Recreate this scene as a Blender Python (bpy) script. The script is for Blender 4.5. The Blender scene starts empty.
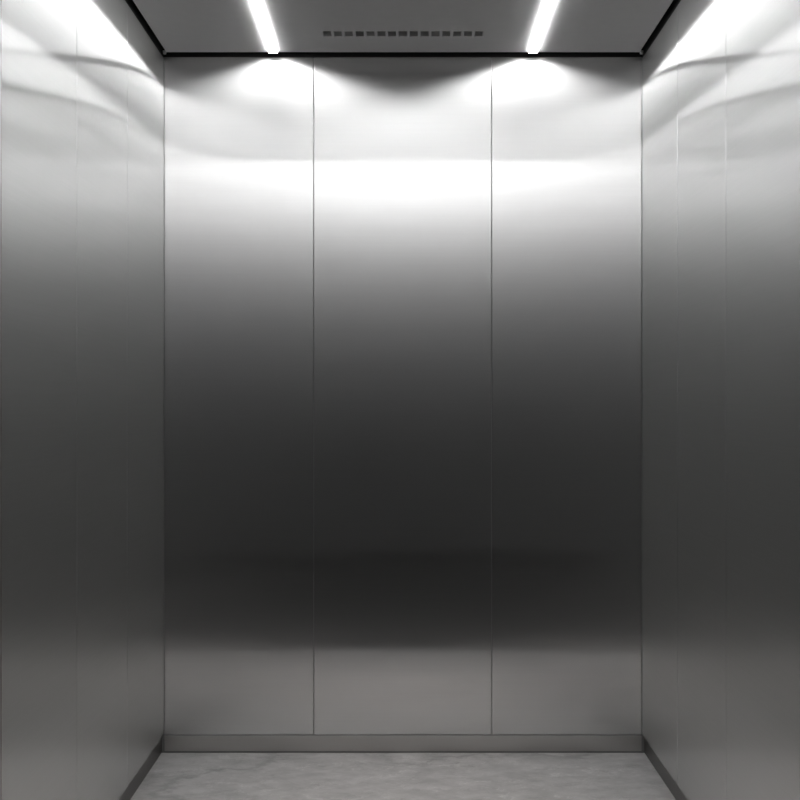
import bpy, bmesh, math, random
from mathutils import Vector, Matrix

random.seed(4)
scn = bpy.context.scene
COL = scn.collection

# ------------------------------------------------------------------ camera, world, lights, exposure
CAM_Z = 1.168            # lens height above the car floor
BACK = 3.5               # camera to back wall
FRONT = 2.062            # camera to the front edge of the car
MPP = 1.6 / 478.0        # metres per picture pixel on the back wall

cd = bpy.data.cameras.new('camera')
cam = bpy.data.objects.new('camera', cd)
COL.objects.link(cam)
cam.location = (0, 0, CAM_Z)
cam.rotation_euler = (math.radians(90), 0, 0)
cd.sensor_fit = 'HORIZONTAL'
cd.sensor_width = 36.0
cd.lens = (BACK / MPP) / 800.0 * 36.0
cd.shift_x = -(403 - 400) / 800.0
cd.shift_y = (404 - 400) / 800.0
cd.clip_start = 0.02
scn.camera = cam

w = bpy.data.worlds.new('world')
scn.world = w
w.use_nodes = True
w.node_tree.nodes['Background'].inputs[0].default_value = (0, 0, 0, 1)
w.node_tree.nodes['Background'].inputs[1].default_value = 0.0

STRIP_POWER = 22.5       # radiance of the two ceiling light strips
GRADIENT_FILL_POWER = 10.0
FLOOR_FILL_POWER = 1.6
UPPER_FILL_POWER = 63.0      # added lamp behind the lens, brightens the upper lobby wall
LOBBY_Y = -1.2
LAMP_A = 0.45
LAMP_Z = 3.08

def lobby_fill(name, power, y, z, aim, spread, width):
    """added linear lamp, unseen, aimed at the lobby wall to shape its reflection"""
    ld = bpy.data.lights.new(name, 'AREA')
    ld.shape = 'RECTANGLE'
    ld.size = 6.0
    ld.size_y = width
    ld.energy = power
    ld.spread = math.radians(spread)
    lo = bpy.data.objects.new(name, ld)
    COL.objects.link(lo)
    lo.location = (0, y, z)
    lo.rotation_euler = (Vector((0, LOBBY_Y, aim)) - Vector((0, y, z))).to_track_quat('-Z', 'Y').to_euler()
lobby_fill('lobby_gradient_fill', GRADIENT_FILL_POWER, LOBBY_Y + LAMP_A, LAMP_Z, LAMP_Z - LAMP_A, 180, 0.03)  # added unseen lamp, gives the lobby wall the gradient the steel reflects
lobby_fill('lobby_upper_fill', UPPER_FILL_POWER, LOBBY_Y + 0.8, 3.3, 2.92, 98, 0.03)  # second added lamp, lifts the upper part of the reflected gradient
# unseen warm lamp, added outside the open lift to brighten the car floor
fd = bpy.data.lights.new('car_floor_fill', 'AREA')
fd.shape = 'RECTANGLE'
fd.size, fd.size_y = 0.9, 0.2
fd.energy = FLOOR_FILL_POWER
fd.color = (1.0, 0.88, 0.82)
fd.spread = math.radians(28)
fo = bpy.data.objects.new('car_floor_fill', fd)
COL.objects.link(fo)
fo.location = (0, 1.0, 3.3)
fo.rotation_euler = (Vector((0, 2.72, 0)) - Vector(fo.location)).to_track_quat('-Z', 'Y').to_euler()

scn.view_settings.view_transform = 'Standard'
scn.view_settings.look = 'None'
scn.view_settings.gamma = 1.0
scn.view_settings.exposure = 0.0
scn.view_settings.use_curve_mapping = False

# ------------------------------------------------------------------ materials
def new_mat(name):
    m = bpy.data.materials.new(name)
    m.use_nodes = True
    nt = m.node_tree
    nt.nodes.clear()
    out = nt.nodes.new('ShaderNodeOutputMaterial')
    return m, nt, out

def N(nt, t, **kw):
    n = nt.nodes.new(t)
    for k, v in kw.items():
        setattr(n, k, v)
    return n

def brushed(name, color, rough, aniso, tangent, wave=0.0, wave_scale=(0.8, 0.8, 9.0), streak=0.03, second=None, second_dist='BECKMANN', diffuse=0.0):
    """brushed stainless sheet: long grain along `tangent`, faint sheet waviness"""
    m, nt, out = new_mat(name)
    g = N(nt, 'ShaderNodeBsdfAnisotropic')
    g.distribution = 'BECKMANN'
    g.inputs['Roughness'].default_value = rough
    g.inputs['Anisotropy'].default_value = aniso
    t = N(nt, 'ShaderNodeCombineXYZ')
    t.inputs[0].default_value, t.inputs[1].default_value, t.inputs[2].default_value = tangent
    nt.links.new(t.outputs[0], g.inputs['Tangent'])
    geo = N(nt, 'ShaderNodeNewGeometry')
    # fine grain in the tint
    mp = N(nt, 'ShaderNodeMapping')
    mp.inputs['Scale'].default_value = (3.0, 3.0, 260.0)
    nt.links.new(geo.outputs['Position'], mp.inputs['Vector'])
    nz = N(nt, 'ShaderNodeTexNoise')
    nz.inputs['Scale'].default_value = 1.0
    nz.inputs['Detail'].default_value = 3.0
    nt.links.new(mp.outputs[0], nz.inputs['Vector'])
    rmp = N(nt, 'ShaderNodeMapRange')
    rmp.inputs['To Min'].default_value = 1.0 - streak
    rmp.inputs['To Max'].default_value = 1.0 + streak
    nt.links.new(nz.outputs['Fac'], rmp.inputs['Value'])
    mul = N(nt, 'ShaderNodeVectorMath', operation='SCALE')
    mul.inputs[0].default_value = color
    nt.links.new(rmp.outputs[0], mul.inputs['Scale'])
    nt.links.new(mul.outputs[0], g.inputs['Color'])
    nrm = None
    if wave > 0:
        mp2 = N(nt, 'ShaderNodeMapping')
        mp2.inputs['Scale'].default_value = wave_scale
        nt.links.new(geo.outputs['Position'], mp2.inputs['Vector'])
        nz2 = N(nt, 'ShaderNodeTexNoise')
        nz2.inputs['Scale'].default_value = 1.0
        nz2.inputs['Detail'].default_value = 1.5
        nt.links.new(mp2.outputs[0], nz2.inputs['Vector'])
        bp = N(nt, 'ShaderNodeBump')
        bp.inputs['Strength'].default_value = 1.0
        bp.inputs['Distance'].default_value = wave
        nt.links.new(nz2.outputs['Fac'], bp.inputs['Height'])
        nt.links.new(bp.outputs[0], g.inputs['Normal'])
    sh = g.outputs[0]
    if second:
        fac, r2, a2 = second
        g2 = N(nt, 'ShaderNodeBsdfAnisotropic')
        g2.distribution = second_dist
        g2.inputs['Roughness'].default_value = r2
        g2.inputs['Anisotropy'].default_value = a2
        nt.links.new(t.outputs[0], g2.inputs['Tangent'])
        nt.links.new(mul.outputs[0], g2.inputs['Color'])
        mx = N(nt, 'ShaderNodeMixShader')
        mx.inputs[0].default_value = fac
        nt.links.new(g.outputs[0], mx.inputs[1])
        nt.links.new(g2.outputs[0], mx.inputs[2])
        sh = mx.outputs[0]
    if diffuse > 0:
        d = N(nt, 'ShaderNodeBsdfDiffuse')
        nt.links.new(mul.outputs[0], d.inputs['Color'])
        mx3 = N(nt, 'ShaderNodeMixShader')
        mx3.inputs[0].default_value = diffuse
        nt.links.new(sh, mx3.inputs[1])
        nt.links.new(d.outputs[0], mx3.inputs[2])
        sh = mx3.outputs[0]
    nt.links.new(sh, out.inputs[0])
    return m

def lobe(ax, ay):
    """roughness and anisotropy for slopes ax along the grain and ay across it"""
    return math.sqrt(math.sqrt(ax * ay)), 1.0 - math.sqrt(ax / ay)

def plain(name, color, rough=0.6, metal=0.0, spec=0.5, noise=0.0, scale=8.0):
    m, nt, out = new_mat(name)
    b = N(nt, 'ShaderNodeBsdfPrincipled')
    b.inputs['Base Color'].default_value = (*color, 1)
    b.inputs['Roughness'].default_value = rough
    b.inputs['Metallic'].default_value = metal
    b.inputs['Specular IOR Level'].default_value = spec
    if noise:
        geo = N(nt, 'ShaderNodeNewGeometry')
        nz = N(nt, 'ShaderNodeTexNoise')
        nz.inputs['Scale'].default_value = scale
        nz.inputs['Detail'].default_value = 4
        nt.links.new(geo.outputs['Position'], nz.inputs['Vector'])
        r = N(nt, 'ShaderNodeMapRange')
        r.inputs['To Min'].default_value = 1 - noise
        r.inputs['To Max'].default_value = 1 + noise
        nt.links.new(nz.outputs['Fac'], r.inputs['Value'])
        s = N(nt, 'ShaderNodeVectorMath', operation='SCALE')
        s.inputs[0].default_value = color
        nt.links.new(r.outputs[0], s.inputs['Scale'])
        nt.links.new(s.outputs[0], b.inputs['Base Color'])
    nt.links.new(b.outputs[0], out.inputs[0])
    return m

def marble(name):
    m, nt, out = new_mat(name)
    b = N(nt, 'ShaderNodeBsdfPrincipled')
    b.inputs['Roughness'].default_value = 0.45
    b.inputs['Specular IOR Level'].default_value = 0.3
    geo = N(nt, 'ShaderNodeNewGeometry')
    mp = N(nt, 'ShaderNodeMapping')
    mp.inputs['Rotation'].default_value = (0, 0, math.radians(-28))
    mp.inputs['Scale'].default_value = (2.0, 3.4, 1.0)
    nt.links.new(geo.outputs['Position'], mp.inputs['Vector'])
    warp = N(nt, 'ShaderNodeTexNoise')
    warp.inputs['Scale'].default_value = 5.0
    warp.inputs['Detail'].default_value = 9
    warp.inputs['Roughness'].default_value = 0.68
    nt.links.new(mp.outputs[0], warp.inputs['Vector'])
    # cloudy body
    c1 = N(nt, 'ShaderNodeValToRGB')
    e = c1.color_ramp.elements
    e[0].position, e[0].color = 0.34, (0.78, 0.785, 0.785, 1)
    e[1].position, e[1].color = 0.66, (1.12, 1.12, 1.12, 1)
    nt.links.new(warp.outputs['Fac'], c1.inputs[0])
    # dark thin drifts: |n - .5| of a warped noise
    add = N(nt, 'ShaderNodeVectorMath', operation='ADD')
    sc = N(nt, 'ShaderNodeVectorMath', operation='SCALE')
    sc.inputs['Scale'].default_value = 0.55
    nt.links.new(warp.outputs['Color'], sc.inputs[0])
    nt.links.new(mp.outputs[0], add.inputs[0])
    nt.links.new(sc.outputs[0], add.inputs[1])
    def vein(scale, width, seed, col):
        n = N(nt, 'ShaderNodeTexNoise')
        n.noise_dimensions = '4D'
        n.inputs['W'].default_value = seed
        n.inputs['Scale'].default_value = scale
        n.inputs['Detail'].default_value = 2
        nt.links.new(add.outputs[0], n.inputs['Vector'])
        s = N(nt, 'ShaderNodeMath', operation='SUBTRACT')
        s.inputs[1].default_value = 0.5
        nt.links.new(n.outputs['Fac'], s.inputs[0])
        a = N(nt, 'ShaderNodeMath', operation='ABSOLUTE')
        nt.links.new(s.outputs[0], a.inputs[0])
        r = N(nt, 'ShaderNodeValToRGB')
        r.color_ramp.elements[0].position = 0.0
        r.color_ramp.elements[0].color = (*col, 1)
        r.color_ramp.elements[1].position = width
        r.color_ramp.elements[1].color = (1, 1, 1, 1)
        nt.links.new(a.outputs[0], r.inputs[0])
        return r.outputs[0]
    def mulc(a, bb):
        v = N(nt, 'ShaderNodeVectorMath', operation='MULTIPLY')
        nt.links.new(a, v.inputs[0])
        if isinstance(bb, tuple):
            v.inputs[1].default_value = bb
        else:
            nt.links.new(bb, v.inputs[1])
        return v.outputs[0]
    x = mulc(c1.outputs[0], vein(0.5, 0.018, 5.3, (0.74, 0.74, 0.74)))
    x = mulc(x, vein(2.4, 0.010, 7.7, (1.25, 1.25, 1.24)))
    x = mulc(x, vein(3.3, 0.012, 1.9, (0.86, 0.86, 0.86)))
    x = mulc(x, FLOOR_COLOR)
    nt.links.new(x, b.inputs['Base Color'])
    nt.links.new(b.outputs[0], out.inputs[0])
    return m

def emitter(name, color, strength):
    m, nt, out = new_mat(name)
    e = N(nt, 'ShaderNodeEmission')
    e.inputs[0].default_value = (*color, 1)
    e.inputs[1].default_value = strength
    nt.links.new(e.outputs[0], out.inputs[0])
    return m

FLOOR_COLOR = (0.47, 0.47, 0.468)
STEEL = brushed('brushed_stainless_steel', (0.70, 0.699, 0.698), *lobe(0.003, 0.27), (0, 0, 1), wave=0.00010, wave_scale=(1.1, 1.1, 10.0), second=(0.28, *lobe(0.04, 0.50)), diffuse=0.0)
STEEL_SIDE = brushed('satin_stainless_steel', (0.765, 0.765, 0.765), *lobe(0.006, 0.33), (0, 0, 1), wave=0.00010, wave_scale=(1.1, 1.1, 10.0), second=(0.34, *lobe(0.20, 0.24)), second_dist='GGX', diffuse=0.0)
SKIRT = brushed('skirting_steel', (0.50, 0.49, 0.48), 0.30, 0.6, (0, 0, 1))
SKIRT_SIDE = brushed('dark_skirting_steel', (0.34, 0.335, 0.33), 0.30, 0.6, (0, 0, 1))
CEIL = plain('satin_ceiling_steel', (0.92, 0.92, 0.92), 0.28, 0.45, 0.5, 0.03, 30.0)
BLACK = plain('black_shadow_gap', (0.008, 0.008, 0.008), 0.7, 0, 0.2, 0.15)
DARK = plain('dark_wall_core', (0.25, 0.25, 0.25), 0.6, 0.0, 0.3, 0.15)
GLINT = plain('glint_metal', (0.85, 0.85, 0.85), 0.4, 0.6)
ALU = plain('aluminium_channel', (0.6, 0.6, 0.6), 0.4, 1.0)
MARBLE = marble('grey_marble')
GLOW = emitter('led_diffuser', (1.0, 1.0, 1.0), STRIP_POWER)
LWALL = plain('lobby_plaster', (0.5, 0.5, 0.5), 0.9, 0, 0.1, 0.04)
LDARK = plain('lobby_dark_panel', (0.06, 0.06, 0.06), 0.9, 0, 0.1, 0.04)
LFLOOR = plain('lobby_black_stone', (0.06, 0.0594, 0.0588), 0.8, 0, 0.1, 0.2)

# ------------------------------------------------------------------ mesh helpers
def new_bm():
    return bmesh.new()

def add_box(bm, x0, x1, y0, y1, z0, z1, bevel=0.0):
    t = bmesh.new()
    vs = [t.verts.new((x, y, z)) for x in (x0, x1) for y in (y0, y1) for z in (z0, z1)]
    for f in ((0, 1, 3, 2), (4, 6, 7, 5), (0, 4, 5, 1), (2, 3, 7, 6), (0, 2, 6, 4), (1, 5, 7, 3)):
        t.faces.new([vs[i] for i in f])
    bmesh.ops.recalc_face_normals(t, faces=t.faces)
    if bevel:
        bmesh.ops.bevel(t, geom=list(t.edges), offset=bevel, segments=2, profile=0.5, affect='EDGES')
    me = bpy.data.meshes.new('tmp')
    t.to_mesh(me)
    bm.from_mesh(me)
    bpy.data.meshes.remove(me)
    t.free()
    return bm

def obj(name, bm, mat, parent=None, loc=(0, 0, 0), rotz=0.0):
    me = bpy.data.meshes.new(name)
    bm.to_mesh(me)
    bm.free()
    me.materials.append(mat)
    o = bpy.data.objects.new(name, me)
    COL.objects.link(o)
    o.location = loc
    o.rotation_euler = (0, 0, rotz)
    if parent:
        o.parent = parent
    return o

def struct(name, bm, mat, loc=(0, 0, 0), rotz=0.0):
    o = obj(name, bm, mat, None, loc, rotz)
    o['kind'] = 'structure'
    return o

def thing(name, label, cat, loc=(0, 0, 0), rotz=0.0, group=None):
    o = bpy.data.objects.new(name, None)
    COL.objects.link(o)
    o.empty_display_size = 0.05
    o.location = loc
    o.rotation_euler = (0, 0, rotz)
    o['label'] = label
    o['category'] = cat
    if group:
        o['group'] = group
    return o

# ------------------------------------------------------------------ the lift car: floor and walls
HALF = 239 * MPP                        # half width at the back wall
TOE = math.atan(8.0 * MPP / BACK)      # the side walls close in slightly towards the door
Z_PANEL0, Z_PANEL1 = 0.0620, 2.3295
Z_SIDE1 = 2.3245
Z_CEIL = 2.3365
Z_SKIRT = 0.0570
GAP = 0.0024
TH = 0.005

def px(x):
    return (x - 403) * MPP

floor_bm = new_bm()
add_box(floor_bm, -HALF - 0.009, HALF + 0.009, FRONT - 0.0, BACK + 0.001, -0.03, 0.0)
struct('floor', floor_bm, MARBLE)

# back wall: dark core, three steel sheets
bm = new_bm()
add_box(bm, -HALF - 0.05, HALF + 0.05, BACK + TH, BACK + TH + 0.05, -0.03, Z_PANEL1)
wall_back = struct('wall_back', bm, DARK)
seams = [-HALF + 0.0003, px(313.7), px(491.7), HALF - 0.0003]
for a, b in zip(seams[:-1], seams[1:]):
    obj('wall_panel', add_box(new_bm(), a + GAP / 2, b - GAP / 2, BACK, BACK + TH, Z_PANEL0, Z_PANEL1, 0.0009), STEEL, wall_back)
bm = add_box(new_bm(), -HALF + 0.001, HALF - 0.001, BACK + 0.002, BACK + TH, 0.005, Z_SKIRT, 0.001)
struct('baseboard_back', bm, SKIRT)

# side walls, built in their own frame: local +y runs from the back corner to the door, local x is depth into the wall
SIDES = {'left': [0.0, 0.480, 0.958, 1.447], 'right': [0.0, 0.464, 0.933, 1.421]}
def side_wall(side):
    s = -1 if side == 'left' else 1
    SIDE = SIDES[side]
    loc = (s * HALF, BACK, 0)
    rz = -s * -TOE if s < 0 else -TOE
    # local y axis must point towards the camera (-y): work with negative local y
    def box(x0, x1, l0, l1, z0, z1, bev=0.0):
        xa, xb = sorted((s * x0, s * x1))
        return add_box(new_bm(), xa, xb, -l1, -l0, z0, z1, bev)
    ang = s * TOE * -1
    STH = 0.014
    core = struct('wall_' + side, box(STH, STH + 0.05, -0.05, SIDE[-1], -0.03, Z_SIDE1), DARK, loc, ang)
    for k, (a, b) in enumerate(zip(SIDE[:-1], SIDE[1:])):
        a2 = a + (0.0006 if k == 0 else GAP / 2)
        obj('wall_panel', box(0, STH, a2, b - GAP / 2, Z_PANEL0, Z_SIDE1, 0.0012), STEEL_SIDE, core)
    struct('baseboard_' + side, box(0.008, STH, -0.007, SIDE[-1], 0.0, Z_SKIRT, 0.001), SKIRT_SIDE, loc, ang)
    # door-side return: slim steel post closing the end of the wall
    return core
for s in ('left', 'right'):
    side_wall(s)

# ------------------------------------------------------------------ ceiling with a row of slots, shadow gap all round
INS = 0.027
VENT_Y = BACK * 349 / 370.0
SL, SP, SD = 0.0260, 0.0342, 0.045      # slot length, pitch, depth
NS = 15
def ceiling_mesh():
    bm = bmesh.new()
    x0, x1 = -HALF + 0.014, HALF - 0.014
    y0, y1 = FRONT - 0.01, BACK - INS
    xs = [x0]
    for i in range(NS):
        c = (i - (NS - 1) / 2) * SP
        xs += [c - SL / 2, c + SL / 2]
    xs.append(x1)
    ys = [y0, VENT_Y - SD / 2, VENT_Y + SD / 2, y1]
    zs = (Z_CEIL, Z_CEIL + 0.02)
    V = {}
    def v(i, j, k):
        if (i, j, k) not in V:
            t = (BACK - ys[j]) * math.tan(TOE) * (1 if i == 0 else -1 if i == len(xs) - 1 else 0)
            V[(i, j, k)] = bm.verts.new((xs[i] + t, ys[j], zs[k]))
        return V[(i, j, k)]
    nx, ny = len(xs) - 1, len(ys) - 1
    hole = lambda i, j: j == 1 and 0 < i < nx and i % 2 == 1
    solid = lambda i, j: 0 <= i < nx and 0 <= j < ny and not hole(i, j)
    for i in range(nx):
        for j in range(ny):
            if not solid(i, j):
                continue
            bm.faces.new((v(i, j, 0), v(i, j + 1, 0), v(i + 1, j + 1, 0), v(i + 1, j, 0)))
            bm.faces.new((v(i, j, 1), v(i + 1, j, 1), v(i + 1, j + 1, 1), v(i, j + 1, 1)))
            for di, dj, e in ((-1, 0, ((i, j), (i, j + 1))), (1, 0, ((i + 1, j), (i + 1, j + 1))),
                              (0, -1, ((i, j), (i + 1, j))), (0, 1, ((i, j + 1), (i + 1, j + 1)))):
                if not solid(i + di, j + dj):
                    (a, b), (c, d) = e
                    bm.faces.new((v(a, b, 0), v(c, d, 0), v(c, d, 1), v(a, b, 1)))
    bmesh.ops.recalc_face_normals(bm, faces=bm.faces)
    return bm
struct('ceiling', ceiling_mesh(), CEIL)

# black shadow-gap profile on top of the walls and the roof deck over it
Z_ROOF = 2.40
bm = add_box(new_bm(), -HALF - 0.05, HALF + 0.05, BACK + 0.002, BACK + 0.05, Z_PANEL1, Z_ROOF)
struct('trim_1', bm, BLACK)
for n, s in ((2, -1), (3, 1)):
    xa, xb = sorted((s * 0.002, s * 0.06))
    bm = add_box(new_bm(), xa, xb, -1.44, -0.0, Z_SIDE1, Z_ROOF)
    struct('trim_%d' % n, bm, BLACK, (s * HALF, BACK, 0), -s * TOE)
for p in [o for o in scn.objects if o.name in ('trim_2', 'trim_3')]:
    s = -1 if p.name == 'trim_2' else 1
    bm = new_bm()
    bmesh.ops.create_cone(bm, cap_ends=True, segments=12, radius1=0.005, radius2=0.007, depth=0.010)
    b = obj('corner_glint', bm, GLINT, p, (-s * 0.006, -0.018, 2.3385))  # added stud standing in for a glint at the ceiling corner
    b['label'] = 'small bright stud added as a glint in the ceiling corner'
bm = add_box(new_bm(), -HALF - 0.06, HALF + 0.06, FRONT - 0.01, BACK + 0.05, Z_ROOF, Z_ROOF + 0.03)
struct('ceiling_deck', bm, BLACK)

# ------------------------------------------------------------------ ceiling vent: fifteen dark recessed slots
vent = thing('ceiling_vent', 'black ventilation grille of fifteen short slots in the steel ceiling between the light strips', 'vent',
             (0, VENT_Y, Z_CEIL + 0.02))
def slot_liner():
    bm = bmesh.new()
    t = 0.0012
    a, b, h = SL / 2 + t, SD / 2 + t, 0.055
    add_box(bm, -a, a, -b, b, h, h + t)
    add_box(bm, -a, -a + t, -b, b, 0.0003, h)
    add_box(bm, a - t, a, -b, b, 0.0003, h)
    add_box(bm, -a + t, a - t, -b, -b + t, 0.0003, h)
    add_box(bm, -a + t, a - t, b - t, b, 0.0003, h)
    return bm
first = obj('slot', slot_liner(), BLACK, vent)
first.location = (-(NS - 1) / 2 * SP, 0, 0)
for i in range(1, NS):
    c = first.copy()
    COL.objects.link(c)
    c.parent = vent
    c.location = ((i - (NS - 1) / 2) * SP, 0, 0)

# ------------------------------------------------------------------ the two light strips
def light_strip(x, ang, label):
    L = 1.415
    t = thing('light_strip', label, 'ceiling light', (x, BACK - INS - 0.012, Z_CEIL), ang, 'linear ceiling lights')
    W = 0.0140
    obj('diffuser', add_box(new_bm(), -W, W, -L + 0.003, -0.001, -0.0075, -0.0003), GLOW, t)
    for a in (-L, -0.001):
        obj('end_cap', add_box(new_bm(), -W, W, a, a + 0.003 if a < -1 else a + 0.0015, -0.0075, -0.0003), ALU, t)
    return t
light_strip(-0.4295, 0.0077 * 0.9, 'glowing white linear light strip in the ceiling, left of the vent slots')
light_strip(0.4295, -0.0077 * 0.9, 'glowing white linear light strip in the ceiling, right of the vent slots')

# ------------------------------------------------------------------ door side and a lobby added for the steel to reflect (seen only there)
FHALF = HALF - 1.42 * math.tan(TOE)
for n, s, fy in ((4, -1, BACK - 1.447), (5, 1, BACK - 1.421)):
    FHALF = HALF - (BACK - fy) * math.tan(TOE)
    xa, xb = sorted((s * (FHALF + 0.0006), s * (FHALF + 0.09)))
    struct('trim_%d' % n, add_box(new_bm(), xa, xb, FRONT - 0.05, fy - 0.001, 0.0, Z_PANEL1, 0.001), SKIRT)
LX, LH = 3.0, 3.5
Y1 = FRONT - 0.0505
bm = new_bm()
add_box(bm, -LX, -FHALF - 0.03, Y1 - 0.0, Y1 + 0.04, 0.0, LH)
bm2 = new_bm()
add_box(bm2, FHALF + 0.091, LX, Y1, Y1 + 0.04, 0.0, LH)
bm.free()
bm = new_bm()
add_box(bm, -LX, -FHALF - 0.091, Y1, Y1 + 0.04, 0.0, LH)
struct('wall_front_left', bm, LDARK)
struct('wall_front_right', bm2, LDARK)
struct('wall_front_header', add_box(new_bm(), -FHALF - 0.091, FHALF + 0.091, Y1, Y1 + 0.04, Z_CEIL, LH), LDARK)
struct('floor_lobby', add_box(new_bm(), -LX, LX, LOBBY_Y, FRONT - 0.002, -0.03, 0.0), LFLOOR)
struct('ceiling_lobby', add_box(new_bm(), -LX, LX, LOBBY_Y, Y1 + 0.04, LH, LH + 0.03), LDARK)
struct('wall_lobby', add_box(new_bm(), -LX, LX, LOBBY_Y - 0.05, LOBBY_Y, 0.0, LH), LWALL)
struct('wall_lobby_left', add_box(new_bm(), -LX - 0.05, -LX, LOBBY_Y, Y1, 0.0, LH), LDARK)
struct('wall_lobby_right', add_box(new_bm(), LX, LX + 0.05, LOBBY_Y, Y1, 0.0, LH), LDARK)
